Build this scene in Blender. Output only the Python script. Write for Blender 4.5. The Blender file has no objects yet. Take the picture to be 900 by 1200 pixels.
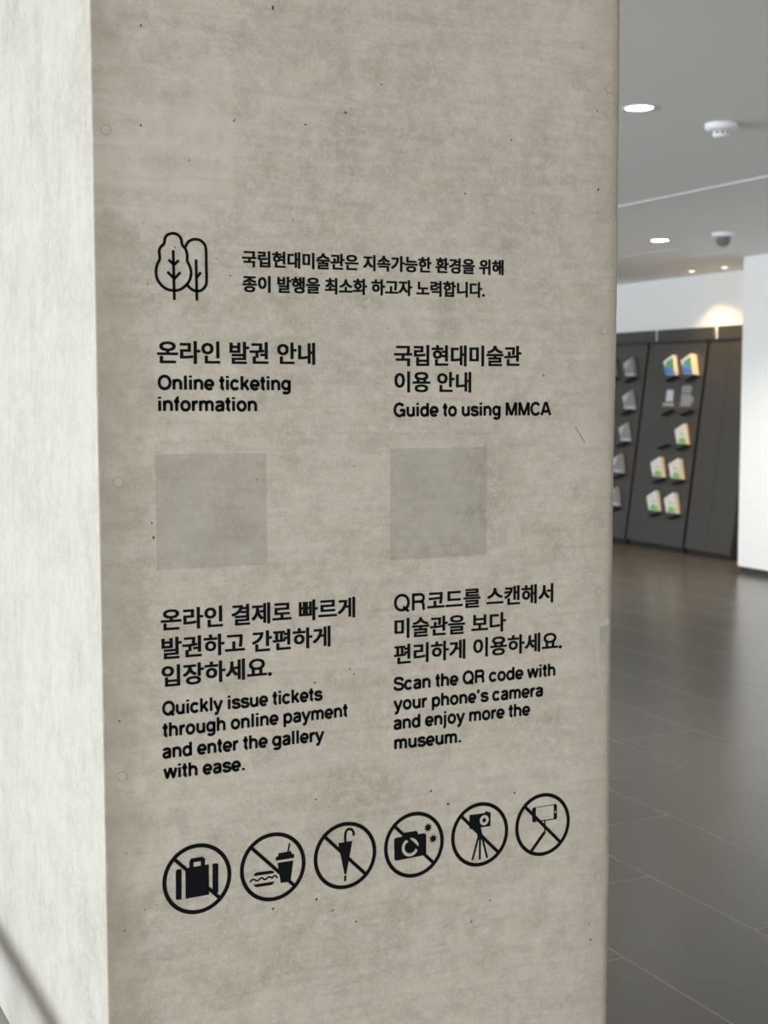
import bpy, bmesh, math, random
from mathutils import Vector, Matrix
random.seed(7)
PI = math.pi
S = bpy.context.scene
COL = S.collection

# ------------------------------------------------------------------ camera
# world: x runs along the pillar's front face, y runs into the room, z up, metres
YAW, PITCH, ROLL, EYE = 0.4476, 0.0846, -0.0011, 1.5
cam = bpy.data.cameras.new('camera'); camo = bpy.data.objects.new('camera', cam); COL.objects.link(camo)
F0 = Vector((math.sin(YAW), math.cos(YAW), 0)); R0 = Vector((math.cos(YAW), -math.sin(YAW), 0)); U0 = Vector((0, 0, 1))
fw = math.cos(PITCH)*F0 - math.sin(PITCH)*U0
uu = R0.cross(fw)
rr = math.cos(ROLL)*R0 + math.sin(ROLL)*uu
uu = -math.sin(ROLL)*R0 + math.cos(ROLL)*uu
M3 = Matrix((rr, uu, -fw)).transposed()
camo.matrix_world = Matrix.Translation((0, 0, EYE)) @ M3.to_4x4()
cam.sensor_fit = 'HORIZONTAL'; cam.sensor_width = 36.0; cam.lens = 36.0*1641.2/900.0
cam.clip_start = 0.05; cam.clip_end = 100
cam.dof.use_dof = True; cam.dof.focus_distance = 2.0; cam.dof.aperture_fstop = 11
S.camera = camo

# ------------------------------------------------------------------ world, light, exposure
S.view_settings.view_transform = 'Standard'; S.view_settings.look = 'None'
S.view_settings.gamma = 1; S.view_settings.use_curve_mapping = False
S.view_settings.exposure = 0.6
W = bpy.data.worlds.new('daylight'); S.world = W; W.use_nodes = True
bg = W.node_tree.nodes['Background']
bg.inputs[0].default_value = (0.93, 0.96, 1.0, 1); bg.inputs[1].default_value = 1.3

def lamp(name, kind, loc, rot, energy, color, **kw):
    l = bpy.data.lights.new(name, kind); l.energy = energy; l.color = color
    for k, v in kw.items(): setattr(l, k, v)
    o = bpy.data.objects.new(name, l); COL.objects.link(o); o.location = loc; o.rotation_euler = rot
    return o
# tall glazing on the left side of the lobby
lamp('window_daylight', 'AREA', (-5.9, 4.5, 1.35), (0, -PI/2, 0), 640, (0.87, 0.94, 1.0), shape='RECTANGLE', size=2.5, size_y=17)
# added fill panel behind the camera, lifts the pillar's front
lamp('added_front_fill', 'AREA', (1.0, -6.3, 1.35), (PI/2, 0, 0), 98, (1.0, 0.985, 0.95), shape='RECTANGLE', size=12, size_y=2.5)
# unseen lamps added at ceiling height, out of view, for extra light
for x, y in ((-2.6, 0.9), (0.4, -2.9), (3.4, -1.0)):
    lamp('added_ceiling_fill', 'AREA', (x, y, 2.6), (0, 0, 0), 14, (1.0, 0.95, 0.86), shape='DISK', size=0.5)

# ------------------------------------------------------------------ materials
def mat(name, color=(0.8, 0.8, 0.8), rough=0.5, metal=0.0, spec=0.5, emit=None, estr=0.0):
    m = bpy.data.materials.new(name); m.use_nodes = True
    b = m.node_tree.nodes['Principled BSDF']
    b.inputs['Base Color'].default_value = (*color, 1); b.inputs['Roughness'].default_value = rough
    b.inputs['Metallic'].default_value = metal; b.inputs['Specular IOR Level'].default_value = spec
    if emit: b.inputs['Emission Color'].default_value = (*emit, 1); b.inputs['Emission Strength'].default_value = estr
    return m
class NT:
    def __init__(s, m): s.t = m.node_tree; s.n = s.t.nodes; s.b = s.n['Principled BSDF']
    def new(s, ty, **kw):
        n = s.n.new(ty)
        for k, v in kw.items(): setattr(n, k, v)
        return n
    def link(s, a, b): s.t.links.new(a, b)
    def val(s, sock, v):
        if hasattr(v, 'links'): s.link(v, sock)
        else: sock.default_value = v
    def coords(s): return s.new('ShaderNodeNewGeometry').outputs['Position']
    def mapping(s, co, scale, loc=(0, 0, 0)):
        n = s.new('ShaderNodeMapping'); s.link(co, n.inputs[0]); n.inputs['Scale'].default_value = scale; n.inputs['Location'].default_value = loc
        return n.outputs[0]
    def noise(s, co, scale, detail=4, rough=0.55):
        n = s.new('ShaderNodeTexNoise'); s.link(co, n.inputs['Vector']); n.inputs['Scale'].default_value = scale
        n.inputs['Detail'].default_value = detail; n.inputs['Roughness'].default_value = rough
        return n.outputs[0]
    def ramp(s, f, a, b, va=0.0, vb=1.0):
        n = s.new('ShaderNodeMapRange'); s.link(f, n.inputs[0])
        for i, v in zip((1, 2, 3, 4), (a, b, va, vb)): n.inputs[i].default_value = v
        return n.outputs[0]
    def math(s, op, a, b=0.0):
        n = s.new('ShaderNodeMath', operation=op); s.val(n.inputs[0], a); s.val(n.inputs[1], b); return n.outputs[0]
    def mix(s, f, a, b):
        n = s.new('ShaderNodeMix', data_type='RGBA'); s.val(n.inputs[0], f)
        for i, v in ((6, a), (7, b)):
            if hasattr(v, 'links'): s.link(v, n.inputs[i])
            else: n.inputs[i].default_value = (*v, 1)
        return n.outputs[2]
    def bump(s, h, strength, dist):
        n = s.new('ShaderNodeBump'); n.inputs['Strength'].default_value = strength; n.inputs['Distance'].default_value = dist
        s.link(h, n.inputs['Height']); s.link(n.outputs[0], s.b.inputs['Normal'])

def concrete(name, vertical=False):
    m = mat(name, (0.4, 0.38, 0.35), 0.82, spec=0.25); t = NT(m); co = t.coords()
    streak = (9, 9, 0.9) if vertical else (1.1, 1.1, 11)
    big = t.noise(t.mapping(co, (1, 1, 1)), 3.2, 6, 0.6)
    mid = t.noise(t.mapping(co, (1, 1, 1), (3, 1, 5)), 14, 6, 0.65)
    st = t.noise(t.mapping(co, streak, (2, 2, 7)), 3.0, 6, 0.62)
    st2 = t.noise(t.mapping(co, tuple(v*3.5 for v in streak)), 3.0, 4, 0.6)
    fine = t.noise(co, 260, 3, 0.7)
    c = t.mix(t.ramp(big, 0.36, 0.64), (0.335, 0.31, 0.265), (0.46, 0.43, 0.378))
    c = t.mix(t.ramp(t.noise(t.mapping(co, (1, 1, 1), (5, 5, 1)), 8.5, 7, 0.68), 0.42, 0.62, 0, 0.55), c, (0.50, 0.475, 0.425))
    blot = t.noise(t.mapping(co, (1, 1, 1), (9, 4, 2)), 24, 7, 0.7)
    c = t.mix(t.ramp(blot, 0.42, 0.66, 0, 0.35 if vertical else 0.7), c, (0.27, 0.248, 0.212))
    c = t.mix(t.ramp(mid, 0.40, 0.68, 0, 0.55), c, (0.50, 0.475, 0.425))
    c = t.mix(t.ramp(st, 0.46, 0.70, 0, 0.25 if vertical else 0.45), c, (0.52, 0.495, 0.45))
    c = t.mix(t.ramp(t.noise(t.mapping(co, (1, 1, 1), (3, 8, 8)), 75, 6, 0.7), 0.48, 0.66, 0, 0.55), c, (0.54, 0.515, 0.47))
    c = t.mix(t.ramp(st2, 0.50, 0.72, 0, 0.15 if vertical else 0.28), c, (0.25, 0.228, 0.19))
    c = t.mix(t.ramp(fine, 0.40, 0.65, 0, 0.4), c, (0.52, 0.50, 0.455))
    speck = t.noise(co, 420, 2, 0.6)
    c = t.mix(t.ramp(speck, 0.56, 0.72, 0, 0.3), c, (0.2, 0.185, 0.16))
    sx = t.new('ShaderNodeSeparateXYZ'); t.link(co, sx.inputs[0])
    if not vertical:
        # browner laitance along both arrises, a paler shutter-board patch high on the left
        wob = t.math('MULTIPLY', t.math('SUBTRACT', mid, 0.5), 0.12)
        xe = t.math('ADD', sx.outputs[0], wob)
        edge = t.math('MAXIMUM', t.ramp(xe, 0.46, 0.53, 1, 0), t.math('ADD', t.ramp(xe, 1.215, 1.28, 0, 0.45), t.ramp(sx.outputs[0], 1.268, 1.278, 0, 0.6)))
        c = t.mix(t.math('MULTIPLY', edge, 0.7), c, (0.26, 0.232, 0.195))
        px_ = t.ramp(sx.outputs[0], 0.652, 0.656, 1, 0)
        pz_ = t.ramp(t.math('ADD', sx.outputs[2], t.math('MULTIPLY', wob, 0.8)), 1.735, 1.75, 0, 1)
        pz2 = t.ramp(sx.outputs[2], 1.98, 1.9, 0, 1)
        f = t.math('MULTIPLY', t.math('MULTIPLY', px_, pz_), pz2)
        c = t.mix(t.math('MULTIPLY', f, t.ramp(st, 0.35, 0.65, 0.1, 0.55)), c, (0.53, 0.50, 0.455))
    # air-bubble pits
    v = t.new('ShaderNodeTexVoronoi'); t.link(co, v.inputs['Vector']); v.inputs['Scale'].default_value = 30
    pick = t.ramp(v.outputs['Distance'], 0.0, 0.03, 1, 0)
    sc = t.new('ShaderNodeSeparateColor'); t.link(v.outputs['Color'], sc.inputs[0])
    pits = t.math('MULTIPLY', pick, t.ramp(sc.outputs[0], 0.80, 0.82, 0, 1))
    c = t.mix(t.math('MULTIPLY', pits, 0.85), c, (0.10, 0.09, 0.075))
    tint = t.new('ShaderNodeMix', data_type='RGBA', blend_type='MULTIPLY'); tint.inputs[0].default_value = 1; t.link(c, tint.inputs[6]); tint.inputs[7].default_value = (0.765, 0.772, 0.768, 1) if vertical else (0.80, 0.778, 0.736, 1); c = tint.outputs[2]  # same concrete; the side's cooler daylight is put into its tint
    t.link(c, t.b.inputs['Base Color'])
    h = t.math('ADD', t.math('MULTIPLY', fine, 0.25), t.math('ADD', t.math('MULTIPLY', mid, 0.5), t.math('MULTIPLY', st2, 0.8)))
    h = t.math('SUBTRACT', h, t.math('MULTIPLY', pits, 0.8))
    t.bump(h, 0.35, 0.002)
    return m

M = {}
M['concrete'] = concrete('concrete_board_marked')
M['concrete_side'] = concrete('concrete_side', True)
M['vinyl'] = mat('black_vinyl', (0.004, 0.0045, 0.0055), 0.6, spec=0.04)
M['vinyl_grey'] = mat('dark_grey_vinyl', (0.022, 0.022, 0.023), 0.5, spec=0.4)
M['pit'] = mat('pit_shadow', (0.06, 0.052, 0.042), 0.95, spec=0.1)
M['plug'] = mat('plug_mortar', (0.315, 0.293, 0.252), 0.8, spec=0.25)
M['plug_rim'] = mat('plug_rim', (0.21, 0.19, 0.16), 0.85, spec=0.2)
M['patch'] = mat('repair_mortar', (0.325, 0.308, 0.275), 0.85, spec=0.2)
M['patch_brown'] = mat('repair_block', (0.25, 0.228, 0.19), 0.85, spec=0.2)
# thin translucent film
m = mat('clear_film', (0.25, 0.235, 0.2), 0.55, spec=0.3); t = NT(m); t.b.inputs['Alpha'].default_value = 0.09; M['film'] = m
# dark stone tile with a soft polish
m = mat('grey_stone_tile', (0.11, 0.105, 0.095), 0.3, spec=0.55); t = NT(m); co = t.coords()
n1 = t.noise(co, 1.6, 5, 0.6); n2 = t.noise(co, 40, 4, 0.6)
n1 = t.noise(co, 0.9, 2, 0.5)
c = t.mix(t.ramp(n1, 0.2, 0.8), (0.108, 0.099, 0.086), (0.128, 0.118, 0.102))
c = t.mix(t.ramp(n2, 0.4, 0.8, 0, 0.12), c, (0.15, 0.145, 0.135))
t.link(c, t.b.inputs['Base Color']); t.b.inputs['Roughness'].default_value = 0.25
M['tile'] = m
M['grout'] = mat('pale_grout', (0.26, 0.245, 0.215), 0.5)
m = mat('white_paint', (0.86, 0.86, 0.85), 0.75, spec=0.3); t = NT(m); co = t.coords()
t.bump(t.noise(co, 180, 3), 0.05, 0.001); M['white'] = m
M['ceiling'] = mat('ceiling_paint', (0.86, 0.85, 0.835), 0.85, spec=0.2)
M['trimw'] = mat('white_metal', (0.82, 0.82, 0.82), 0.4, spec=0.5)
M['shadow_gap'] = mat('shadow_gap', (0.05, 0.05, 0.05), 0.8)
m = mat('charcoal_metal', (0.085, 0.082, 0.077), 0.36, metal=0.5, spec=0.5); t = NT(m); co = t.coords()
t.b.inputs['Roughness'].default_value = 0.24; M['charcoal'] = m
M['black'] = mat('black_metal', (0.012, 0.012, 0.013), 0.5)
M['plastic'] = mat('white_plastic', (0.78, 0.79, 0.80), 0.35)
M['glow'] = mat('downlight_diffuser', (1, 1, 1), 0.5, emit=(1.0, 0.97, 0.88), estr=14)
M['glow_warm'] = mat('warm_lamp', (1, 1, 1), 0.5, emit=(1.0, 0.82, 0.55), estr=7)
M['paper'] = mat('cream_paper', (0.86, 0.80, 0.68), 0.8, spec=0.2)
M['cover'] = mat('white_cover', (0.80, 0.79, 0.76), 0.6)
M['blue'] = mat('blue_ink', (0.07, 0.19, 0.60), 0.5)
M['green'] = mat('green_ink', (0.10, 0.34, 0.20), 0.5)
M['leaf'] = mat('leaf_green_ink', (0.24, 0.47, 0.14), 0.5)
M['pink'] = mat('pink_ink', (0.70, 0.58, 0.66), 0.5)
M['greyc'] = mat('grey_cover', (0.24, 0.24, 0.25), 0.45)
M['greyp'] = mat('grey_paper', (0.34, 0.32, 0.30), 0.7)
M['silver'] = mat('silver_print', (0.50, 0.50, 0.52), 0.5)
M['print'] = mat('pale_print', (0.50, 0.50, 0.48), 0.6)
M['label'] = mat('pale_label', (0.55, 0.58, 0.66), 0.5)
M['steel'] = mat('brushed_steel', (0.35, 0.34, 0.33), 0.4, metal=0.9)
m = mat('clear_dome', (0.9, 0.92, 0.95), 0.03); m.node_tree.nodes['Principled BSDF'].inputs['Alpha'].default_value = 0.15; M['dome'] = m

# ------------------------------------------------------------------ mesh helpers
def box(bm, x0, x1, y0, y1, z0, z1, bev=0.0):
    vs = [bm.verts.new((x, y, z)) for x in (x0, x1) for y in (y0, y1) for z in (z0, z1)]
    fs = [bm.faces.new([vs[i] for i in f]) for f in ((0, 1, 3, 2), (4, 6, 7, 5), (0, 4, 5, 1), (2, 3, 7, 6), (0, 2, 6, 4), (1, 5, 7, 3))]
    if bev > 0:
        es = list({e for f in fs for e in f.edges})
        bmesh.ops.bevel(bm, geom=es, offset=bev, segments=2, affect='EDGES', profile=0.5)
def prism(bm, poly, f0, f1):
    """poly: 2-D points, f0/f1 map (u,v) to the two caps"""
    a = [bm.verts.new(f0(u, v)) for u, v in poly]; b = [bm.verts.new(f1(u, v)) for u, v in poly]
    n = len(poly)
    bm.faces.new(a); bm.faces.new(b[::-1])
    for i in range(n): bm.faces.new((a[i], b[i], b[(i+1) % n], a[(i+1) % n]))
def lathe(bm, prof, cx, cy, n=40):
    """prof: (radius, z) list, revolved about the vertical through (cx,cy)"""
    rings = []
    for r, z in prof:
        rings.append([bm.verts.new((cx+r*math.cos(2*PI*k/n), cy+r*math.sin(2*PI*k/n), z)) for k in range(n)] if r > 1e-6 else [bm.verts.new((cx, cy, z))])
    for a, b in zip(rings, rings[1:]):
        for k in range(n):
            k2 = (k+1) % n
            if len(a) == 1 and len(b) == 1: continue
            if len(a) == 1: bm.faces.new((a[0], b[k], b[k2]))
            elif len(b) == 1: bm.faces.new((a[k], b[0], a[k2]))
            else: bm.faces.new((a[k], b[k], b[k2], a[k2]))
def obj(name, bm, m, parent=None, smooth=False, loc=(0, 0, 0)):
    bmesh.ops.recalc_face_normals(bm, faces=bm.faces)
    me = bpy.data.meshes.new(name); bm.to_mesh(me); bm.free()
    if m is not None: me.materials.append(m)
    if smooth:
        for p in me.polygons: p.use_smooth = True
    o = bpy.data.objects.new(name, me); COL.objects.link(o); o.location = loc
    if parent is not None: o.parent = parent
    return o
def tag(o, label=None, cat=None, group=None, kind=None):
    if label: o['label'] = label
    if cat: o['category'] = cat
    if group: o['group'] = group
    if kind: o['kind'] = kind
    return o
def thing(name, loc, label, cat, group=None):
    o = bpy.data.objects.new(name, None); COL.objects.link(o); o.location = loc; o.empty_display_size = 0.02
    return tag(o, label, cat, group)
def part(name, bm, m, root, label=None, smooth=False, **kw):
    """mesh given in world coordinates, stored relative to its thing's base"""
    base = Vector(root.location)
    if root.parent: base = base + Vector(root.parent.location)
    bmesh.ops.translate(bm, verts=bm.verts, vec=-base)
    o = obj(name, bm, m, root, smooth); tag(o, label=label, **kw)
    return o
# ------------------------------------------------------------------ sign lettering
# a heavy grotesque drawn as strokes: em = 1000, cap and ascender 715, x-height 523
def arc(cx, cy, rx, ry, a0, a1, n=14, e=2.08):
    out = []
    for k in range(n+1):
        a = math.radians(a0+(a1-a0)*k/n); c, s_ = math.cos(a), math.sin(a)
        out.append((cx+rx*math.copysign(abs(c)**(2/e), c), cy+ry*math.copysign(abs(s_)**(2/e), s_)))
    return out
def smooth_path(p, closed=False, n=5):
    out = []; m = len(p)
    for i in range(m if closed else m-1):
        g = (lambda k: p[k % m]) if closed else (lambda k: p[max(0, min(m-1, k))])
        p0, p1, p2, p3 = g(i-1), g(i), g(i+1), g(i+2)
        for j in range(n):
            t = j/n
            out.append(tuple(0.5*((2*p1[d])+(-p0[d]+p2[d])*t+(2*p0[d]-5*p1[d]+4*p2[d]-p3[d])*t*t+(-p0[d]+3*p1[d]-3*p2[d]+p3[d])*t**3) for d in (0, 1)))
    if not closed: out.append(tuple(p[-1]))
    return out
DOT = [(139, 606), (139, 715)]
GLYPH = {
 'o': (600, [arc(300, 261, 205, 217, 0, 360, 28)]),
 'n': (600, [[(117, 0), (117, 523)], arc(300, 300, 183, 173, 180, 0)+[(483, 0)]]),
 'h': (600, [[(117, 0), (117, 715)], arc(300, 300, 183, 173, 180, 0)+[(483, 0)]]),
 'm': (880, [[(117, 0), (117, 523)], arc(278, 325, 161, 148, 180, 0)+[(439, 0)], arc(600, 325, 161, 148, 180, 0)+[(761, 0)]]),
 'u': (600, [[(483, 523), (483, 0)], [(117, 523)]+arc(300, 223, 183, 173, 180, 360)]),
 'd': (610, [[(490, 0), (490, 715)], arc(290, 261, 200, 217, 0, 360, 26)]),
 'p': (610, [[(120, -200), (120, 523)], arc(320, 261, 200, 217, 0, 360, 26)]),
 'g': (610, [arc(290, 272, 200, 206, 0, 360, 26), [(490, 523)]+arc(297, -30, 193, 122, 0, -152)]),
 'c': (560, [arc(285, 261, 205, 217, 36, 324, 22)]),
 'e': (575, [arc(288, 261, 208, 217, -5, 318, 24), [(95, 243), (540, 243)]]),
 'a': (565, [arc(278, 365, 180, 110, 168, 0)+[(458, 110), (472, 55), (515, 42)], smooth_path([(458, 300), (300, 275), (160, 235), (105, 148), (150, 62), (245, 40), (380, 75), (458, 180)])]),
 'f': (330, [[(160, 0), (160, 540)]+arc(275, 560, 115, 105, 180, 88, 8), [(15, 478), (300, 478)]]),
 't': (335, [[(160, 690), (160, 140)]+arc(275, 140, 115, 95, 180, 272, 8), [(15, 478), (305, 478)]]),
 'i': (278, [[(139, 0), (139, 523)], DOT]),
 'j': (278, [[(139, 523)]+arc(40, -60, 99, 98, 0, -95, 8), DOT]),
 'k': (560, [[(117, 0), (117, 715)], [(470, 523), (150, 195)], [(260, 300), (488, 0)]]),
 'l': (278, [[(139, 0), (139, 715)]]),
 'r': (385, [[(117, 0), (117, 523)], arc(300, 270, 183, 195, 180, 96, 8)+[(365, 463)]]),
 's': (545, [smooth_path([(470, 365), (425, 440), (285, 473), (145, 445), (103, 378), (145, 310), (290, 268), (435, 228), (482, 150), (430, 72), (285, 45), (140, 75), (80, 165)])]),
 'w': (770, [[(52, 523), (208, 30)], [(208, 30), (385, 523)], [(385, 523), (562, 30)], [(562, 30), (718, 523)], [(165, 50), (250, 50)], [(520, 50), (605, 50)], [(345, 475), (425, 475)]]),
 'y': (560, [[(50, 523), (285, 5)], smooth_path([(512, 523), (280, 5), (235, -115), (175, -157), (75, -152)])]),
 'A': (700, [[(50, 0), (320, 715)], [(650, 0), (380, 715)], [(170, 215), (530, 215)], [(300, 665), (400, 665)]]),
 'C': (715, [arc(365, 357, 285, 315, 36, 324, 24)]),
 'G': (765, [arc(372, 357, 290, 315, 38, 318, 24), [(400, 330), (690, 330)], [(655, 0), (655, 370)]]),
 'M': (850, [[(120, 0), (120, 715)], [(730, 0), (730, 715)], [(140, 715), (425, 20)], [(710, 715), (425, 20)]]),
 'O': (775, [arc(388, 357, 295, 315, 0, 360, 30)]),
 'Q': (775, [arc(388, 357, 295, 315, 0, 360, 30), [(450, 185), (700, -25)]]),
 'R': (715, [[(125, 0), (125, 715)], [(125, 663)]+[(x, y) for x, y in arc(440, 513, 155, 150, 90, -90, 10)]+[(125, 363)], [(430, 363), (540, 330), (580, 250), (590, 80), (620, 0)]]),
 'S': (670, [smooth_path([(590, 500), (530, 620), (345, 668), (165, 628), (112, 530), (165, 430), (345, 375), (535, 315), (605, 205), (540, 85), (345, 47), (145, 90), (75, 220)])]),
 '.': (278, [[(139, 0), (139, 118)]]),
 '’': (260, [[(130, 715), (130, 620), (92, 510)]]),
 ' ': (255, []),
}
def ribbon(path, w, closed=False):
    """quads (as 4-point lists) that give a polyline the width w, mitred"""
    if closed or (len(path) > 3 and abs(path[0][0]-path[-1][0]) < 1e-6 and abs(path[0][1]-path[-1][1]) < 1e-6):
        closed = True
        if abs(path[0][0]-path[-1][0]) < 1e-6 and abs(path[0][1]-path[-1][1]) < 1e-6: path = path[:-1]
    p = [Vector(q) for q in path]; n = len(p); L = []; R = []
    for i in range(n):
        a = p[i]-p[i-1] if (i > 0 or closed) else p[1]-p[0]
        b = p[(i+1) % n]-p[i] if (i < n-1 or closed) else p[i]-p[i-1]
        a = a.normalized(); b = b.normalized(); t = (a+b)
        t = t.normalized() if t.length > 1e-5 else a
        nn = Vector((-t.y, t.x)); k = max(0.45, abs(Vector((-a.y, a.x)).dot(nn)))
        L.append(p[i]+nn*(w/2/k)); R.append(p[i]-nn*(w/2/k))
    return L, R, closed
def add_ribbon(bm, path, w, f0, f1, closed=False):
    L, R, closed = ribbon(path, w, closed); n = len(L)
    v = [[bm.verts.new(f(q.x, q.y)) for q in P] for P in (L, R) for f in (f0, f1)]  # L0 L1 R0 R1
    L0, L1, R0, R1 = v
    for i in range(n if closed else n-1):
        j = (i+1) % n
        bm.faces.new((L0[i], L0[j], R0[j], R0[i])); bm.faces.new((L1[i], R1[i], R1[j], L1[j]))
        bm.faces.new((L0[i], L1[i], L1[j], L0[j])); bm.faces.new((R0[i], R0[j], R1[j], R1[i]))
    if not closed:
        for i in (0, n-1): bm.faces.new((L0[i], R0[i], R1[i], L1[i]))
FY = 1.834                                        # the plane of the pillar's printed face
FILM = 0.0004
def face_map(A, B, h, x0, x1, y0, y1, d):
    ax, az = A; bx, bz = B
    def f(u, v, w=None):
        s = (u-x0)/(x1-x0); k = (v-y0)/(y1-y0)
        return (ax+(bx-ax)*s, FY-(d if w is None else w), az+(bz-az)*s+h*k)
    return f
def latin_line(text, A, B, h, wt):
    runs = []; x = 0
    for ch in text:
        adv, st = GLYPH[ch]
        for path in st:
            w = wt*(1.05 if ch in '.ij' and path in (DOT, GLYPH['.'][1][0]) else 1)
            runs.append(([(x+u, v) for u, v in path], w))
        x += adv
    xs = []
    for path, w in runs:
        L, R, c = ribbon(path, w); xs += [q.x for q in L+R]
    bm = bmesh.new()
    f0 = face_map(A, B, h, min(xs), max(xs), 0, 715, FILM); f1 = face_map(A, B, h, min(xs), max(xs), 0, 715, 0.00002)
    for path, w in runs: add_ribbon(bm, path, w, f0, f1)
    return bm
def hangul_line(text, A, B, h, off, fat):
    c = bpy.data.curves.new('lettering', 'FONT'); c.body = text; c.offset = off; c.resolution_u = 3; c.extrude = 0.005
    o = bpy.data.objects.new('lettering', c); COL.objects.link(o)
    dg = bpy.context.evaluated_depsgraph_get(); dg.update()
    me = bpy.data.meshes.new_from_object(o.evaluated_get(dg))
    bpy.data.objects.remove(o); bpy.data.curves.remove(c)
    bm = bmesh.new()
    shifts = ((-1, -0.6), (1, -0.6), (-1, 0.6), (1, 0.6))
    for i, (sx_, sy_) in enumerate(shifts):          # four copies side by side thicken the strokes
        k = len(bm.verts); bm.from_mesh(me); bm.verts.ensure_lookup_table()
        for v in bm.verts[k:]: v.co = (v.co.x+sx_*fat, v.co.y+sy_*fat, v.co.z*(1+0.06*i))
    bpy.data.meshes.remove(me)
    xs = [v.co.x for v in bm.verts]; ys = [v.co.y for v in bm.verts]
    f = face_map(A, B, h, min(xs), max(xs), min(ys), max(ys), 0)
    for v in bm.verts: v.co = f(v.co.x, v.co.y, FILM*v.co.z/0.005 if v.co.z > 0 else 0.00002)
    return bm
LINES = [
    ("A","K","국립현대미술관은 지속가능한 환경을 위해",0.665,1.6727,1.0795,1.6756,0.0229),
    ("A","K","종이 발행을 최소화 하고자 노력합니다.",0.6652,1.6384,1.0474,1.6413,0.0232),
    ("B","K","온라인 발권 안내",0.5433,1.5398,0.7729,1.54,0.0309),
    ("B","L","Online ticketing",0.5434,1.5053,0.7356,1.5043,0.0191),
    ("B","L","information",0.5435,1.4765,0.6852,1.4754,0.0192),
    ("C","K","국립현대미술관",0.8967,1.5389,1.1115,1.5402,0.0311),
    ("C","K","이용 안내",0.8973,1.5012,1.0249,1.5009,0.0305),
    ("C","L","Guide to using MMCA",0.8959,1.466,1.1659,1.4662,0.0197),
    ("D","K","온라인 결제로 빠르게",0.543,1.1771,0.8338,1.1757,0.0302),
    ("D","K","발권하고 간편하게",0.5434,1.1376,0.7946,1.1361,0.0303),
    ("D","K","입장하세요.",0.5428,1.0992,0.7039,1.0992,0.0304),
    ("E","L","Quickly issue tickets",0.543,1.0601,0.7819,1.0588,0.0192),
    ("E","L","through online payment",0.5425,1.0302,0.8219,1.0308,0.0193),
    ("E","L","and enter the gallery",0.5424,1.0004,0.7843,0.9988,0.0193),
    ("E","L","with ease.",0.5431,0.9716,0.6619,0.9701,0.0194),
    ("F","L","QR",0.8965,1.1797,0.9485,1.1789,0.0254),
    ("F","K","코드를 스캔해서",0.9515,1.1766,1.1724,1.1755,0.0303),
    ("F","K","미술관을 보다",0.8972,1.1392,1.0874,1.1364,0.03),
    ("F","K","편리하게 이용하세요.",0.8964,1.1002,1.1893,1.0994,0.03),
    ("G","L","Scan the QR code with",0.8953,1.0615,1.1776,1.0593,0.0197),
    ("G","L","your phone’s camera",0.8953,1.0321,1.1552,1.0291,0.0197),
    ("G","L","and enjoy more the",0.8957,1.0031,1.1323,1.0012,0.0198),
    ("G","L","museum.",0.8968,0.9734,1.0099,0.9717,0.0198),
]
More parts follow.
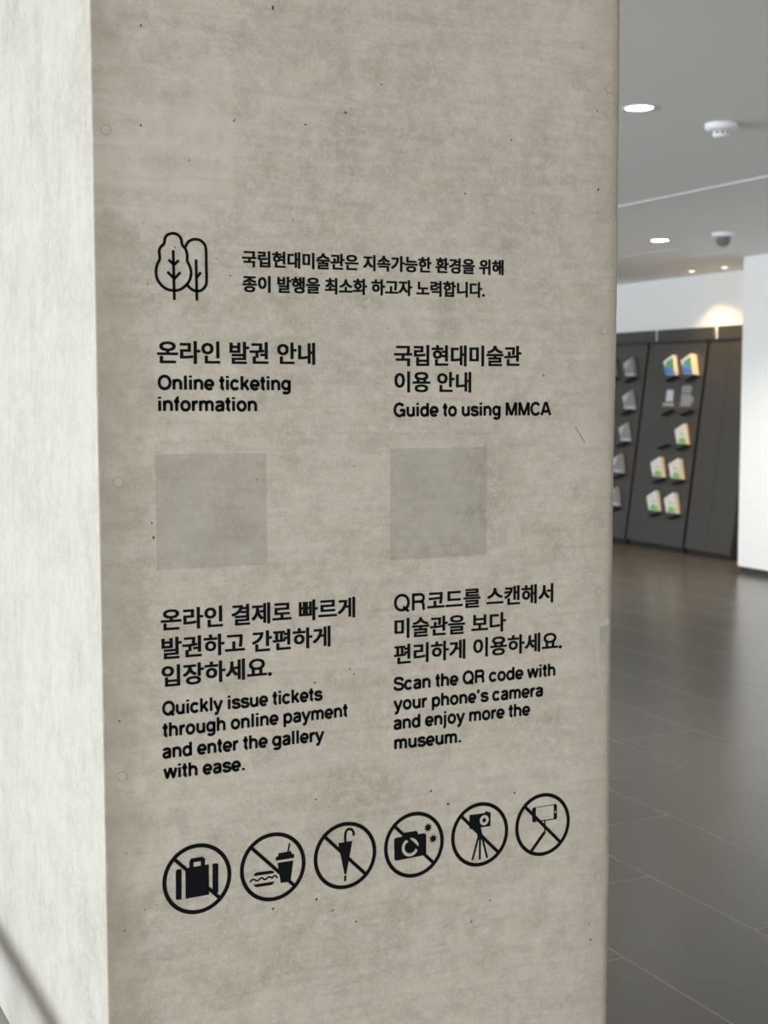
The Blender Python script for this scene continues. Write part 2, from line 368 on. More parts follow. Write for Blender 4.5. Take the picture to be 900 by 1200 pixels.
ICONS = {
  0: [
    ('case', 'poly', [(-17.0, 17.6), (17.2, 18.2), (17.1, -25.5), (-17.2, -26.0)]),
    ('side_bar', 'poly', [(-30.8, 15.7), (-28.8, 17.5), (-22.4, 17.8), (-23.0, -25.8), (-29.4, -25.7), (-31.3, -24.1)]),
    ('side_bar', 'poly', [(22.6, 18.1), (29.2, 18.1), (31.2, 16.1), (30.7, -23.6), (28.4, -25.4), (22.1, -24.9)]),
    ('handle', 'line5.2', [(-8.2, 16.6), (-8.1, 25.4), (-6.9, 27.3), (7.1, 27.5), (8.6, 25.8), (8.5, 17.4)]),
    ('slash', 'line', [(-31.8, 32.0), (32.7, -33.2)]),
  ],
  1: [
    ('cup', 'poly', [(6.9, 4.8), (31.2, 4.9), (26.8, -25.8), (11.6, -25.7)]),
    ('lid', 'poly', [(4.0, 8.3), (4.5, 13.9), (8.0, 14.4), (8.5, 18.8), (28.5, 19.1), (28.8, 15.1), (32.7, 14.4), (32.6, 8.5)]),
    ('straw', 'line2.2', [(25.7, 30.9), (23.1, 18.3)]),
    ('bun_top', 'poly', [(-29.7, -9.2), (-28.3, -5.9), (-24.4, -4.3), (-2.6, -4.9), (0.7, -6.4), (1.9, -9.6)]),
    ('bun_bottom', 'poly', [(-29.8, -21.5), (1.8, -21.6), (0.5, -24.4), (-2.8, -26.2), (-24.6, -26.1), (-28.1, -24.7)]),
    ('filling', 'curve2.2', [(-35.2, -17.1), (-32.6, -14.4), (-29.3, -14.0), (-26.1, -16.0), (-22.9, -16.5), (-19.6, -14.0), (-16.4, -14.0), (-13.8, -16.1), (-10.8, -16.4), (-7.9, -14.1), (-4.6, -14.1), (-1.7, -16.0), (1.2, -13.7), (3.9, -13.6), (6.1, -17.5)]),
  ],
  2: [
    ('canopy', 'poly', [(-11.3, 20.3), (11.3, 20.5), (1.6, -28.1), (-1.5, -27.9)]),
    ('tip', 'poly', [(-2.0, -30.1), (1.6, -30.2), (1.3, -38.7), (-2.0, -38.7)]),
    ('crook', 'curve3.2', [(0.1, 19.7), (-0.0, 26.4), (0.3, 32.7), (1.7, 36.6), (4.9, 38.7), (8.7, 38.5), (12.0, 35.7), (13.5, 32.2), (13.6, 28.0)]),
  ],
  3: [
    ('body', 'poly', [(-33.4, 12.6), (-31.4, 14.8), (-20.2, 15.4), (-17.6, 20.1), (-15.3, 20.9), (3.0, 20.9), (5.5, 19.5), (6.3, 15.4), (17.3, 15.3), (20.3, 12.7), (20.4, -18.5), (-28.7, -20.2), (-31.8, -19.2), (-33.2, -16.8)]),
    ('lensc', 'pt', [(-6.7, -2.5), (7.2, -4.5), (-6.8, 12.1)]),
    ('star', 'pt', [(23.5, 23.2), (32.1, 4.8)]),
  ],
  4: [
    ('body', 'poly', [(-18.6, 33.0), (8.3, 32.5), (9.7, 34.6), (14.0, 34.5), (14.9, 32.6), (18.6, 32.8), (18.7, 10.7), (-18.2, 10.8)]),
    ('lensc', 'pt', [(7.2, 20.6)]),
    ('mount', 'poly', [(-9.1, 11.5), (1.3, 11.4), (4.8, -2.8), (2.8, -8.9), (-3.3, -8.0), (-5.2, 1.1)]),
    ('leg', 'line2.9', [(-2.9, -4.3), (-13.1, -38.6)]),
    ('leg', 'line2.9', [(0.2, -4.7), (0.0, -39.6)]),
    ('leg', 'line2.9', [(3.7, -3.9), (13.0, -38.8)]),
  ],
  5: [
    ('phone', 'poly', [(-19.6, 27.6), (-17.4, 29.5), (23.8, 30.1), (26.1, 28.1), (26.3, 6.6), (24.4, 5.3), (-16.1, 5.6), (-19.4, 7.6)]),
    ('screen', 'poly', [(-13.0, 28.4), (19.8, 28.8), (20.0, 6.9), (-12.8, 7.0)]),
    ('button', 'pt', [(23.2, 17.1)]),
    ('clip', 'line2.2', [(3.6, 6.4), (4.1, -15.1)]),
    ('grip', 'line4.5', [(3.2, -13.0), (-21.6, -41.0)]),
  ],
  6: [
    ('crown_l', 'curve3.4c', [(566.4, 1713.4), (560.0, 1711.2), (556.6, 1706.8), (554.9, 1699.2), (550.4, 1694.8), (548.3, 1688.9), (548.8, 1678.8), (545.6, 1672.3), (543.6, 1664.2), (544.7, 1653.1), (550.7, 1644.3), (558.4, 1639.2), (567.3, 1637.8), (576.3, 1639.2), (584.3, 1644.8), (590.1, 1652.5), (592.2, 1662.3), (590.3, 1670.8), (587.0, 1678.0), (587.1, 1684.6), (585.0, 1693.1), (580.5, 1698.5), (579.0, 1705.6), (576.2, 1710.3), (571.8, 1713.0)]),
    ('trunk', 'line3.4', [(567.6, 1691.3), (568.3, 1625.2)]),
    ('branch', 'line3.2', [(561.0, 1678.4), (567.8, 1672.3)]),
    ('branch', 'line3.2', [(575.2, 1678.2), (568.1, 1671.5)]),
    ('branch', 'line3.2', [(559.0, 1662.3), (568.1, 1654.1)]),
    ('branch', 'line3.2', [(577.2, 1662.3), (568.5, 1653.1)]),
    ('crown_r', 'curve3.4', [(584.4, 1696.3), (588.5, 1702.9), (593.6, 1706.1), (598.7, 1707.1), (605.5, 1706.0), (611.1, 1701.5), (613.5, 1694.3), (613.7, 1674.9), (613.9, 1653.3), (612.5, 1645.7), (606.9, 1639.6), (600.3, 1638.0), (593.8, 1639.5), (588.8, 1643.3), (585.7, 1647.0)]),
    ('trunk', 'line3.4', [(599.3, 1680.3), (599.9, 1625.3)]),
    ('branch', 'line3.2', [(605.9, 1663.3), (600.5, 1656.6)]),
  ],
}
# ------------------------------------------------------------------ setting
CZ = 2.615                                        # ceiling height
XW = 8.53                                         # wall behind the display boards
XB = 7.72                                         # face of the white wall on the right
bm = bmesh.new(); box(bm, -6.2, 9.0, -6.5, 15.0, -0.12, -0.0004)
floor = tag(obj('floor', bm, M['grout']), kind='structure')
PX, GAP = 0.443, 0.005
tile_mesh = {}
def tile(x0, x1, y0, y1):
    w, l = round(x1-x0, 3), round(y1-y0, 3)
    if (w, l) not in tile_mesh:
        b = bmesh.new(); box(b, 0, w, 0, l, -0.004, 0)
        bmesh.ops.recalc_face_normals(b, faces=b.faces)
        me = bpy.data.meshes.new('tile'); b.to_mesh(me); b.free(); me.materials.append(M['tile']); tile_mesh[(w, l)] = me
    o = bpy.data.objects.new('tile', tile_mesh[(w, l)]); COL.objects.link(o); o.location = (x0, y0, 0); o.parent = floor
for r in range(-1, 15):
    x0 = 2.144+(r-1)*PX; x1 = min(x0+PX, XW)
    ph = 2.99 if r % 2 == 0 else 2.99-0.4875
    if x0 >= 8.0: continue
    k = 0
    y0 = ph-3*0.975
    while y0 < 13.4:
        tile(x0+GAP/2, x1-GAP/2, y0+GAP/2, y0+0.975-GAP/2); y0 += 0.975
# the rest of the paving, outside the view
bm = bmesh.new(); box(bm, -6.2, 1.25, -6.5, 15, -0.003, -0.0005); box(bm, 1.26, 8.5, -6.5, -0.6, -0.003, -0.0005)
tag(obj('far_paving', bm, M['tile'], floor), kind='stuff')

bm = bmesh.new(); box(bm, -6.2, 4.93, -6.5, 15, CZ, CZ+0.2); box(bm, 4.965, 9.0, -6.5, 15, CZ, CZ+0.2); box(bm, 4.92, 4.98, -6.5, 15, CZ+0.03, CZ+0.2)
tag(obj('ceiling', bm, M['ceiling']), kind='structure')
bm = bmesh.new(); box(bm, 4.965, 5.01, -6.4, 13.9, CZ-0.004, CZ+0.002, 0.001)
tag(obj('trim_1', bm, M['trimw']), kind='structure')
bm = bmesh.new(); box(bm, 4.93, 4.965, -6.4, 13.9, CZ+0.022, CZ+0.029)
tag(obj('trim_2', bm, M['shadow_gap']), kind='structure')
bm = bmesh.new(); box(bm, XW, 9.0, 9.23, 15, 0, CZ)
tag(obj('wall_back', bm, M['white']), kind='structure')
bm = bmesh.new(); box(bm, XB, 9.0, -6.5, 9.23, 0.055, CZ, 0.002)
tag(obj('wall_right', bm, M['white']), kind='structure')
bm = bmesh.new(); box(bm, XB+0.02, 9.0, -6.5, 9.215, 0, 0.055)
tag(obj('baseboard_right', bm, M['charcoal']), kind='structure')
bm = bmesh.new(); box(bm, -6.2, 9.0, 13.9, 15, 0, CZ)
tag(obj('wall_end', bm, M['white']), kind='structure')

# ------------------------------------------------------------------ the pillar
PL, PR, PD = 0.461, 1.288, 2.95
pillar = thing('concrete_pillar', (0.8745, 2.39, 0), 'board-marked grey concrete pillar covered in black bilingual notices and pictograms', 'pillar')
bm = bmesh.new()
rng = random.Random(3)
rows = []; n = 520; chipL = chipR = 0.0; wr = 0.008
for i in range(n+1):
    z = CZ*i/n
    if rng.random() < 0.045: chipL = rng.uniform(0.001, 0.0035)
    chipL *= 0.55
    if rng.random() < 0.06: chipR = rng.uniform(0.001, 0.0035)
    chipR *= 0.6
    wr += rng.uniform(-0.0004, 0.0004); wr = min(0.0115, max(0.0055, wr))
    cl = 0.0016+rng.uniform(0, 0.0007)+chipL; cr = wr+rng.uniform(0, 0.0009)+chipR
    rows.append([bm.verts.new(q) for q in ((PL, PD, z), (PL, FY+cl, z), (PL+cl*0.3, FY+cl*0.3, z), (PL+cl, FY, z), (PR-cr, FY, z), (PR-cr*0.35, FY+cr*0.3, z), (PR, FY+cr, z), (PR, PD, z))])
for a, b in zip(rows, rows[1:]):
    for k in range(8):
        f = bm.faces.new((a[k], a[(k+1) % 8], b[(k+1) % 8], b[k])); f.material_index = 1 if k in (0, 7, 6) else 0
bm.faces.new(rows[0]); bm.faces.new(rows[-1])
sh = part('shaft', bm, M['concrete'], pillar); sh.data.materials.append(M['concrete_side'])
def on_face(u, v, d): return (u, FY-d, v)
def poly_part(name, poly, d0, m, root, label=None, **kw):
    bm = bmesh.new(); prism(bm, poly, lambda u, v: on_face(u, v, d0), lambda u, v: on_face(u, v, 0.00001))
    return part(name, bm, m, root, label, **kw)
def circ(cx, cz, r, n=28, j=0.0, rg=rng): return [(cx+r*(1+rg.uniform(-j, j))*math.cos(2*PI*k/n), cz+r*(1+rg.uniform(-j, j))*math.sin(2*PI*k/n)) for k in range(n)]
for u, v in ((0.4790, 1.8426), (0.4879, 1.3823), (0.4857, 0.9821), (1.2656, 1.9662), (1.2616, 1.5975), (1.2578, 1.1872), (1.2628, 0.7222)):
    bm = bmesh.new()
    add_ribbon(bm, circ(u, v, 0.0066, 28, 0.03)[:], 0.0009, lambda a, b: on_face(a, b, 0.0005), lambda a, b: on_face(a, b, 0.00001), closed=True)
    rim = part('plug_rim', bm, M['plug_rim'], pillar)
    poly_part('form_tie_plug', circ(u, v, 0.0062), 0.0003, M['plug'], pillar)
bm = bmesh.new()
pits = [(0.8213,1.893,2.2),(0.7134,2.0243,1.8),(0.7603,1.8717,1.4),(0.5258,1.8518,1.5),(0.6553,1.8678,1.3),(0.6565,1.8702,.9),(0.5919,1.8111,1.1),(1.0913,1.8758,1.4),(1.0133,1.7923,1.1),(1.0612,1.7714,.9),(1.2474,1.8127,1.8),(1.1309,1.7701,1),(1.2701,1.7724,1.1),(0.7402,1.7398,1),(0.8772,1.9369,1.1),(0.7836,1.6674,1.2),(0.8431,1.6671,.8),(0.6481,1.6603,1),(1.2463,1.7763,1),(1.1515,1.5268,1.5),(1.1611,1.4877,1),(0.7699,1.0853,1.7),(0.6839,1.3803,1.2),(0.5327,1.3255,1.2),(0.5347,1.3058,1.7),(0.7703,0.9135,1.8),(0.7708,0.7647,1.7),(0.7965,0.7439,1.9),(0.7029,0.7618,1.5),(0.8335,0.7209,1.4),(1.0618,0.7165,1.6),(1.0286,0.688,1.3),(0.9585,0.9024,1.6),(0.9877,0.8788,2.6),(1.105,0.8812,1.6),(1.2494,0.621,1.8),(1.2458,0.6472,1),(0.4898,0.8747,1),(0.5147,0.7915,1),(0.4855,0.7663,1.3),(0.4835,1.0588,1.3),(0.8251,1.1004,1.2),(0.8319,1.0922,1.2),(0.5279,1.9802,1.3),(0.5701,1.695,1.1),(0.5318,1.645,1),(0.8877,1.5931,.9),(0.6081,1.5798,.8),(1.2441,1.931,1.2),(1.2086,1.9114,.9)]
pr_ = random.Random(11)
for _ in range(46): pits.append((pr_.uniform(0.48, 1.26), pr_.uniform(0.5, 2.1), pr_.uniform(0.35, 0.8)))
for u, v, r in pits:
    k = pr_.uniform(0.7, 1.5)
    poly = [(u+(a-u)*1.0, v+(b-v)*k) for a, b in circ(u, v, r*0.001, 9, 0.3, pr_)]
    prism(bm, poly, lambda a, b: on_face(a, b, 0.0001), lambda a, b: on_face(a, b, 0.00001))
part('air_bubble_pits', bm, M['pit'], pillar, kind='stuff')
bm = bmesh.new(); add_ribbon(bm, [(1.2105, 1.4473), (1.2142, 1.4418), (1.2183, 1.4362), (1.2236, 1.429), (1.2282, 1.4225)], 0.0011, lambda a, b: on_face(a, b, 0.0001), lambda a, b: on_face(a, b, 0.00001))
part('hairline_scratch', bm, M['pit'], pillar)
rp = poly_part('repair_patch', [(1.221, 1.1445), (1.236, 1.1405), (1.2602, 1.1400), (1.2770, 1.1440), (1.2775, 1.1330), (1.2600, 1.1300), (1.2590, 1.1100), (1.2600, 1.0900), (1.2640, 1.0500), (1.2700, 1.0150), (1.2660, 1.0150), (1.2560, 1.0600), (1.2500, 1.1000), (1.2350, 1.1050), (1.2330, 1.1250), (1.2220, 1.1350)], 0.0003, M['patch'], pillar, 'smooth grey mortar repair')
poly_part('repair_block', [(1.2615, 1.1295), (1.2770, 1.1300), (1.2770, 1.1085), (1.2610, 1.1075)], 0.0008, M['patch_brown'], pillar, 'small brownish mortar block')

# ------------------------------------------------------------------ notices on the pillar
BLOCK = {
 'A': ('two-line Korean notice about saving paper beside the tree emblem', 'small bold Korean lettering'),
 'B': ('heading over the left blank square: Korean line then Online ticketing information', None),
 'C': ('heading over the right blank square: two Korean lines then Guide to using MMCA', None),
 'D': ('three large Korean lines under the left blank square', None),
 'E': ('four small English lines starting Quickly issue tickets at lower left', None),
 'F': ('three large Korean lines starting with QR under the right blank square', None),
 'G': ('four small English lines starting Scan the QR code at lower right', None),
}
roots = {}
for key, kind, text, x0, z0, x1, z1, h in LINES:
    if key not in roots:
        roots[key] = thing('vinyl_notice', (x0, FY, z0), 'black vinyl '+BLOCK[key][0], 'lettering', 'vinyl notices on the pillar')
    if key in 'FDGE': z0b, z1b = z0, z1
    if kind == 'K': b = hangul_line(text, (x0, z0), (x1, z1), h, 0.012, 0.026 if key == 'A' else 0.0175)
    else: b = latin_line(text, (x0, z0), (x1, z1), h, 118 if text == 'QR' else 164)
    part('text_line', b, M['vinyl'], roots[key])
def film(x0, x1, z0, z1, label):
    b = bmesh.new(); box(b, x0, x1, FY-0.0003, FY-0.00002, z0, z1)
    o = obj('film_sticker', b, M['film']); tag(o, label, 'sticker', 'clear square films on the pillar')
film(0.5385, 0.6982, 1.2608, 1.4176, 'blank translucent square film on pillar under Online ticketing information')
film(0.8903, 1.0523, 1.2561, 1.4190, 'blank translucent square film on pillar under Guide to using MMCA')

mm = 0.001
SIGN = {
 0: 'no-luggage pictogram, crossed-out suitcase in a black ring, leftmost of the row',
 1: 'no-food pictogram, crossed-out burger and lidded cup in a black ring',
 2: 'no-umbrella pictogram, crossed-out folded umbrella in a black ring',
 3: 'no-flash pictogram, crossed-out camera with two starbursts in a black ring',
 4: 'no-tripod pictogram, crossed-out camera on three-legged stand in a black ring',
 5: 'no-selfie-stick pictogram, crossed-out phone on a stick, rightmost of the row',
}
def holed(cx, cz, outer, holes, d):
    """2-D curve with holes filled to a mesh on the pillar face"""
    c = bpy.data.curves.new('shape', 'CURVE'); c.dimensions = '2D'; c.fill_mode = 'BOTH'; c.extrude = 0.0001
    for pl in [outer]+holes:
        s_ = c.splines.new('POLY'); s_.points.add(len(pl)-1); s_.use_cyclic_u = True
        for q, p in zip(s_.points, pl): q.co = (p[0], p[1], 0, 1)
    o = bpy.data.objects.new('shape', c); COL.objects.link(o)
    dg = bpy.context.evaluated_depsgraph_get(); dg.update(); me = bpy.data.meshes.new_from_object(o.evaluated_get(dg))
    bpy.data.objects.remove(o); bpy.data.curves.remove(c)
    b = bmesh.new(); b.from_mesh(me); bpy.data.meshes.remove(me)
    for v in b.verts: v.co = (cx+v.co.x*mm, FY-(d if v.co.z > 0 else 0.00001), cz+v.co.y*mm)
    return b
def stroke(name, path, w, cx, cz, root, d, closed=False):
    b = bmesh.new(); P = [(cx+u*mm, cz+v*mm) for u, v in path]
    add_ribbon(b, P, w*mm, lambda a, c: on_face(a, c, d), lambda a, c: on_face(a, c, 0.00001), closed=closed)
    return part(name, b, M['vinyl'], root)
def circle(cx, cy, r, n=40): return [(cx+r*math.cos(2*PI*k/n), cy+r*math.sin(2*PI*k/n)) for k in range(n)]
def star(cx, cy, r, q, n=8): return [(cx+(r if k % 2 == 0 else q)*math.cos(PI*k/n+0.35), cy+(r if k % 2 == 0 else q)*math.sin(PI*k/n+0.35)) for k in range(2*n)]
for i in range(6):
    cx, cz = 0.5900+i*0.11337, 0.8236
    root = thing('pictogram_sticker', (cx, FY, cz), SIGN[i], 'pictogram', 'prohibition pictograms on the pillar')
    b = bmesh.new(); add_ribbon(b, [(cx+mm*47.4*math.cos(2*PI*k/96), cz+mm*47.4*math.sin(2*PI*k/96)) for k in range(96)], 5.8*mm, lambda a, c: on_face(a, c, 0.0004), lambda a, c: on_face(a, c, 0.00001), closed=True)
    part('ring', b, M['vinyl'], root)
    a = 46*math.cos(PI/4)
    stroke('slash', [(-a, a), (a, -a)], 5.2, cx, cz, root, 0.00045)
    k = 0
    for name, kind, pts in ICONS[i]:
        d = 0.0003
        if name == 'slash': continue
        if name == 'screen' or kind == 'pt':
            if name == 'star':
                for c in pts: part('starburst', holed(cx, cz, star(c[0], c[1], 7.5, 3.9), [], 0.0004), M['vinyl'], root)
            continue
        if kind == 'poly':
            holes = []
            if i == 3 and name == 'body': holes = [circle(-6.7, -2.9, 14.2)]
            if i == 4 and name == 'body': holes = [circle(7.6, 21.3, 8.0)]
            if i == 5 and name == 'phone': holes = [[(-13.0, 28.6), (20.0, 28.8), (20.2, 7.0), (-12.8, 7.2)], circle(23.2, 17.1, 1.7, 16)]
            nm = {'body': 'camera_body', 'phone': 'phone_outline', 'case': 'suitcase_body', 'side_bar': 'suitcase_side'}.get(name, name)
            part(nm, holed(cx, cz, pts, holes, d), M['vinyl'], root)
            if i == 3 and name == 'body': part('lens', holed(cx, cz, circle(-6.7, -2.9, 9.3), [], d), M['vinyl'], root)
            if i == 4 and name == 'body': part('lens', holed(cx, cz, circle(7.6, 21.3, 3.3), [], d), M['vinyl'], root)
        else:
            w = float(kind.replace('line', '').replace('curve', ''))
            if kind.startswith('curve'): pts = smooth_path(pts)
            nm = {'leg': 'tripod_leg', 'filling': 'burger_filling', 'grip': 'stick_grip', 'clip': 'stick_neck'}.get(name, name)
            stroke(nm, pts, w*1.15, cx, cz, root, 0.00035)
tree = thing('tree_emblem', (0.58, FY, 1.625), 'black line emblem of two trees beside the top Korean notice', 'emblem')
for name, kind, pts in ICONS[6]:
    closed = kind.endswith('c'); w = float(kind.replace('line', '').replace('curve', '').replace('c', ''))
    if kind.startswith('curve'): pts = smooth_path(pts, closed)
    stroke('crown' if name.startswith('crown') else name, pts, w*1.15, 0, 0, tree, 0.0004, closed)

# ------------------------------------------------------------------ ceiling fittings
def downlight(x, y, r, m, label, group, warm=False):
    t = thing('spotlight' if warm else 'downlight', (x, y, CZ), label, 'ceiling light', group)
    b = bmesh.new(); lathe(b, [(r*0.86, CZ-0.001), (r*0.9, CZ-0.004), (r*1.05, CZ-0.004), (r*1.08, CZ+0.001)], x, y)
    part('trim_ring', b, M['trimw'], t, smooth=True)
    b = bmesh.new(); lathe(b, [(0, CZ-0.0035), (r*0.6, CZ-0.003), (r*0.87, CZ-0.0008)], x, y)
    part('diffuser', b, m, t)
    return t
downlight(3.33, 4.62, 0.062, M['glow'], 'bright round downlight touching the pillar edge, nearer and larger', 'round white downlights')
downlight(6.32, 8.49, 0.074, M['glow'], 'round white downlight further back, above the display boards', 'round white downlights')
downlight(8.19, 10.51, 0.032, M['glow_warm'], 'small warm spotlight near the back wall, the left one', 'warm spotlights over the boards', True)
downlight(8.20, 10.06, 0.032, M['glow_warm'], 'small warm spotlight near the back wall, the right one', 'warm spotlights over the boards', True)
lamp('downlight_beam', 'SPOT', (3.33, 4.62, CZ-0.02), (0, 0, 0), 60, (1.0, 0.95, 0.84), spot_size=2.3, spot_blend=0.8, shadow_soft_size=0.06)
lamp('downlight_beam', 'SPOT', (6.32, 8.49, CZ-0.02), (0, 0, 0), 130, (1.0, 0.95, 0.84), spot_size=2.3, spot_blend=0.8, shadow_soft_size=0.07)
lamp('warm_beam', 'SPOT', (8.19, 10.51, CZ-0.02), (0, 0, 0), 26, (1.0, 0.70, 0.35), spot_size=1.9, spot_blend=0.7, shadow_soft_size=0.02)
lamp('warm_beam', 'SPOT', (8.13, 9.9, CZ-0.02), (0, 0, 0), 36, (1.0, 0.60, 0.17), spot_size=2.3, spot_blend=1.0, shadow_soft_size=0.05)

sd = thing('smoke_detector', (3.83, 4.74, CZ), 'white round smoke detector on the ceiling right of the nearer downlight', 'smoke detector')
x, y = 3.83, 4.74
b = bmesh.new(); lathe(b, [(0, CZ-0.001), (0.066, CZ-0.001), (0.068, CZ-0.012), (0.064, CZ-0.024), (0.045, CZ-0.032), (0, CZ-0.032)], x, y); part('base', b, M['plastic'], sd, smooth=True)
b = bmesh.new(); lathe(b, [(0, CZ-0.030), (0.028, CZ-0.031), (0.026, CZ-0.046), (0, CZ-0.046)], x, y); part('sensor_chamber', b, M['greyc'], sd, smooth=True)
b = bmesh.new(); lathe(b, [(0, CZ-0.045), (0.032, CZ-0.0455), (0.033, CZ-0.052), (0.024, CZ-0.058), (0, CZ-0.059)], x, y); part('cap', b, M['plastic'], sd, smooth=True)
for k in range(8):
    a = 2*PI*k/8; b = bmesh.new(); box(b, x+0.029*math.cos(a)-0.003, x+0.029*math.cos(a)+0.003, y+0.029*math.sin(a)-0.003, y+0.029*math.sin(a)+0.003, CZ-0.048, CZ-0.030); part('rib', b, M['plastic'], sd)

x, y = 6.42, 7.9
dc = thing('dome_camera', (x, y, CZ), 'white dome security camera with dark lens hanging from the ceiling', 'security camera')
b = bmesh.new(); lathe(b, [(0, CZ-0.001), (0.078, CZ-0.001), (0.080, CZ-0.012), (0.074, CZ-0.03), (0.062, CZ-0.034), (0.06, CZ-0.02), (0, CZ-0.02)], x, y); part('housing', b, M['plastic'], dc, smooth=True)
b = bmesh.new(); lathe(b, [(0.062, CZ-0.032), (0.060, CZ-0.065), (0.045, CZ-0.092), (0.025, CZ-0.105), (0, CZ-0.11)], x, y); part('dome', b, M['dome'], dc, smooth=True)
b = bmesh.new(); lathe(b, [(0, CZ-0.03), (0.046, CZ-0.034), (0.050, CZ-0.06), (0.040, CZ-0.085), (0, CZ-0.1)], x, y); part('lens_module', b, M['black'], dc, smooth=True)

def air_slot(x0, x1, y0, y1, label):
    t = thing('air_diffuser', ((x0+x1)/2, (y0+y1)/2, CZ), label, 'air vent', 'linear air diffusers')
    b = bmesh.new(); box(b, x0, x1, y0, y1, CZ-0.003, CZ-0.0005, 0.0005); part('frame', b, M['plastic'], t)
    b = bmesh.new(); box(b, x0+0.018, x1-0.018, y0+0.02, y1-0.02, CZ-0.0036, CZ-0.002); part('blade', b, M['ceiling'], t)
air_slot(6.79, 6.87, 8.84, 9.62, 'thin white slot vent in the ceiling just beyond the further downlight')
air_slot(7.25, 7.30, 8.78, 9.34, 'faint slot vent in the ceiling between dome camera and warm spotlights')

# ------------------------------------------------------------------ leaning display boards
K = 0.1325; XF = 8.155
def bp(y, s, off=0.0):                            # point on a board: s runs up the slope, off stands out of it
    z = s/1.00874
    return (XF+K*z-off/1.00874, y, z+off*K/1.00874)
def slab(b, poly, o0, o1): prism(b, poly, lambda u, v: bp(u, v, o1), lambda u, v: bp(u, v, o0))
def board(y0, y1, label, seam=None):
    t = thing('display_board', (8.3, (y0+y1)/2, 0), label, 'display board', 'dark leaning display boards')
    edges = [y0, y1] if seam is None else [y0, seam, y1]
    for a, c in zip(edges, edges[1:]):
        b = bmesh.new(); g = 0.002 if seam else 0
        slab(b, [(a+g, 0.055), (c-g, 0.055), (c-g, 2.02), (a+g, 2.02)], -0.02, 0.0)
        part('face_panel', b, M['charcoal'], t)
    b = bmesh.new(); box(b, 8.492, 8.512, y0+0.014, y1-0.010, 1.99, 2.118, 0.002); part('header', b, M['charcoal'], t)
    b = bmesh.new(); box(b, 8.405, 8.492, y0+0.002, y1-0.002, 1.985, 2.0); part('top_cap', b, M['black'], t)
    for yy in (y0+0.008, y1-0.02):
        b = bmesh.new(); pr = [(8.19, 0.03), (XW-0.004, 0.03), (XW-0.004, 2.0), (8.445, 2.0)]
        prism(b, pr, lambda u, v: (u, yy, v), lambda u, v: (u, yy+0.012, v)); part('side_cheek', b, M['black'], t)
    b = bmesh.new(); box(b, 8.19, XW-0.004, y0+0.01, y1-0.01, 0, 0.055); part('plinth', b, M['black'], t)
    return t
b1 = board(11.475, 12.36, 'leaning charcoal display board with grey booklets, half hidden by the pillar')
b2 = board(10.553, 11.437, 'leaning charcoal display board with blue and white booklets and printed text')
b3 = board(9.87, 10.515, 'empty leaning charcoal board with a centre seam, next to the white wall', seam=10.205)
def ledge(root, y, s):
    b = bmesh.new(); c, sn = math.cos(0.30), math.sin(0.30)
    def q(a, h): return (y-a*c, s+a*sn+h) 
    slab(b, [q(-0.005, -0.012), q(0.15, -0.012), q(0.15, 0), q(-0.005, 0)], 0.0, 0.058)
    part('ledge', b, M['black'], root)
def booklet(y, s, kind, thick, label, group, wdt=0.142):
    """a stack of booklets; y, s = lower left corner of the front cover"""
    t = thing('booklet_stack', bp(y, s), label, 'booklets', group)
    Q = [(y, s), (y-wdt, s-0.002), (y-wdt*0.5, s+0.192), (y+0.06, s+0.127)]
    pap = M['greyp'] if kind == 'grey' else M['paper']
    b = bmesh.new(); slab(b, Q, 0.004, thick-0.003); part('page_block', b, pap, t)
    b = bmesh.new(); slab(b, Q, thick-0.003, thick); cov = part('cover', b, M['greyc'] if kind == 'grey' else M['cover'], t)
    def L(a, v): # bilinear on the cover
        p = [Q[0][k]*(1-a)*(1-v)+Q[1][k]*a*(1-v)+Q[2][k]*a*v+Q[3][k]*(1-a)*v for k in (0, 1)]
        return tuple(p)
    def ink(name, pts, m):
        b = bmesh.new(); slab(b, [L(*p) for p in pts], thick-0.0005, thick+0.0008); part(name, b, M[m], cov)
    if kind == 'blue':
        ink('printed_band', [(0.02, 0.02), (0.98, 0.02), (0.98, 0.18), (0.5, 0.40), (0.02, 0.72)], 'blue')
        ink('printed_wedge', [(0.5, 0.42), (0.98, 0.20), (0.98, 0.86), (0.3, 0.86), (0.12, 0.7)], 'green')
    elif kind == 'leaf':
        ink('printed_band', [(0.1, 0.74), (0.85, 0.74), (0.85, 0.86), (0.1, 0.86)], 'pink')
        ink('printed_leaf', [(0.15, 0.02), (0.98, 0.02), (0.98, 0.22), (0.72, 0.36), (0.4, 0.36), (0.2, 0.2)], 'leaf')
        ink('printed_arch', [(0.28, 0.42), (0.38, 0.58), (0.6, 0.64), (0.82, 0.56), (0.92, 0.40), (0.84, 0.40), (0.74, 0.52), (0.6, 0.56), (0.44, 0.52), (0.36, 0.42)], 'leaf')
    else:
        ink('printed_corner', [(0.02, 0.98), (0.02, 0.5), (0.3, 0.62), (0.72, 0.98)], 'silver')
        ink('printed_strip', [(0.02, 0.02), (0.98, 0.02), (0.98, 0.14), (0.02, 0.2)], 'silver')
G2 = 'booklet stacks on the middle board'; G1 = 'grey booklet stacks on the left board'
for y, s, k, th, lab in (
    (11.062, 1.683, 'blue', 0.05, 'blue and green booklet stack on the top ledge, left'),
    (10.757, 1.683, 'blue', 0.075, 'blue and green booklet stack on the top ledge, right, thicker'),
    (10.762, 1.026, 'leaf', 0.045, 'white and green booklet stack alone on its row, middle board'),
    (11.062, 0.698, 'leaf', 0.055, 'white and green booklet stack on second row up, left'),
    (10.771, 0.696, 'leaf', 0.06, 'white and green booklet stack on second row up, right'),
    (11.066, 0.371, 'leaf', 0.05, 'white and green booklet stack on the lowest row, left'),
    (10.777, 0.368, 'leaf', 0.06, 'white and green booklet stack on the lowest row, right')):
    booklet(y, s, k, th, lab, G2)
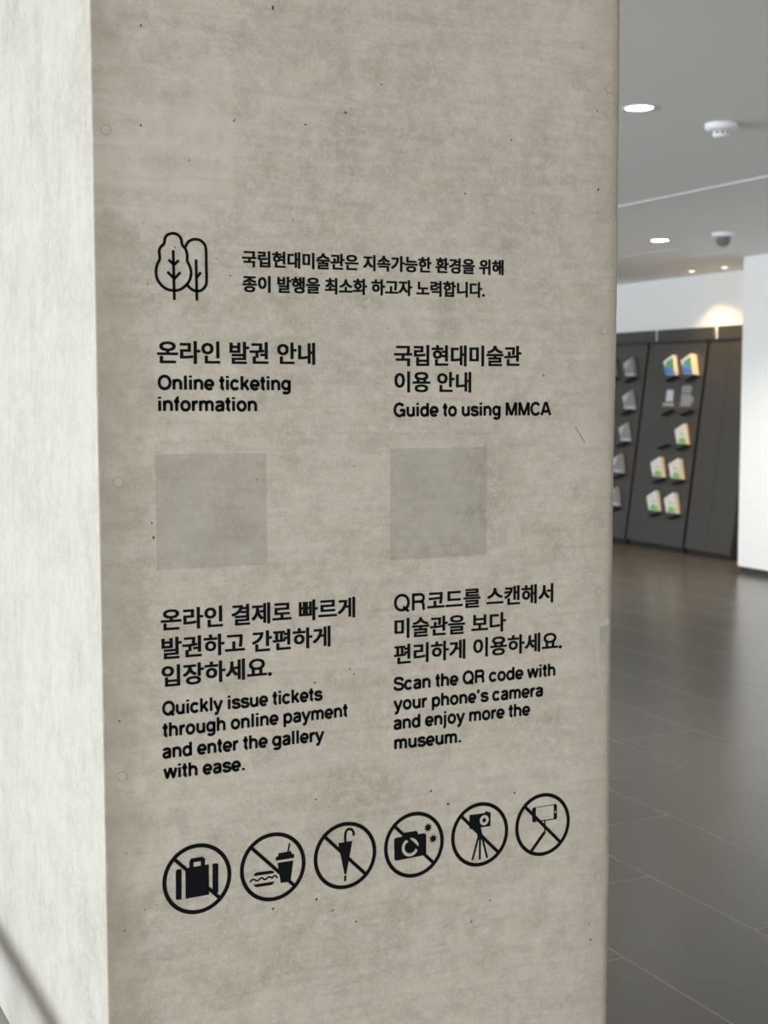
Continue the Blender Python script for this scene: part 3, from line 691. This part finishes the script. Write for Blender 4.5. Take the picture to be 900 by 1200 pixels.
for y in (11.062, 10.770):
    for s in (1.683, 1.355, 1.026, 0.697, 0.370): ledge(b2, y, s-0.052)
for i, (s, th, w, lab) in enumerate(((1.68, 0.04, 0.15, 'topmost'), (1.35, 0.02, 0.19, 'second from top'), (1.027, 0.018, 0.17, 'third from top'), (0.705, 0.04, 0.15, 'fourth from top'), (0.373, 0.03, 0.15, 'lowest'))):
    booklet(11.735 if w < 0.16 else 11.715, s, 'grey', th, 'grey booklet stack beside the pillar edge on the left board, '+lab, G1, w)
    ledge(b1, 11.735, s-0.052)
    if i == 0: booklet(12.06, s, 'grey', 0.04, 'grey booklet stack almost wholly behind the pillar, left board', G1)
    ledge(b1, 12.06, s-0.052)
# printed matter on the middle board (too small to read in the photograph)
b = bmesh.new(); slab(b, [(11.075, 1.432), (10.968, 1.432), (10.975, 1.542), (11.075, 1.542)], 0.0, 0.0012)
part('pale_label', b, M['label'], b2, 'blank pale square label')
b = bmesh.new(); rg = random.Random(5)
def bars(y0, wmax, s0, nl, pitch):
    for k in range(nl):
        w = wmax*rg.uniform(0.7, 1.0); s = s0-k*pitch
        slab(b, [(y0, s), (y0-w, s), (y0-w, s+pitch*0.55), (y0, s+pitch*0.55)], 0.0, 0.0008)
bars(11.115, 0.19, 1.405, 2, 0.018); bars(10.845, 0.15, 1.57, 4, 0.018); bars(10.845, 0.2, 1.49, 7, 0.017)
part('fine_print', b, M['print'], b2, 'rows of fine pale print', kind='stuff')

# rail beside the pillar's left face (out of frame; its shadow falls on the face)
rail = thing('guard_rail', (0.33, 2.6, 0), 'low round steel guard rail running beside the pillar', 'rail')
def tube(b, p0, p1, r, n=16):
    p0, p1 = Vector(p0), Vector(p1); d = (p1-p0).normalized(); a = d.orthogonal().normalized(); c = d.cross(a)
    A = [b.verts.new(p0+r*(math.cos(2*PI*k/n)*a+math.sin(2*PI*k/n)*c)) for k in range(n)]
    B = [b.verts.new(p1+r*(math.cos(2*PI*k/n)*a+math.sin(2*PI*k/n)*c)) for k in range(n)]
    b.faces.new(A); b.faces.new(B[::-1])
    for k in range(n): b.faces.new((A[k], B[k], B[(k+1) % n], A[(k+1) % n]))
b = bmesh.new(); tube(b, (0.365, 2.10, 0.505), (0.365, 2.9, 0.475), 0.026); part('rail_bar', b, M['steel'], rail, smooth=False)
for yy in (2.5, 2.85):
    b = bmesh.new(); tube(b, (0.365, yy, 0.0), (0.365, yy, 0.48), 0.014); part('post', b, M['steel'], rail)
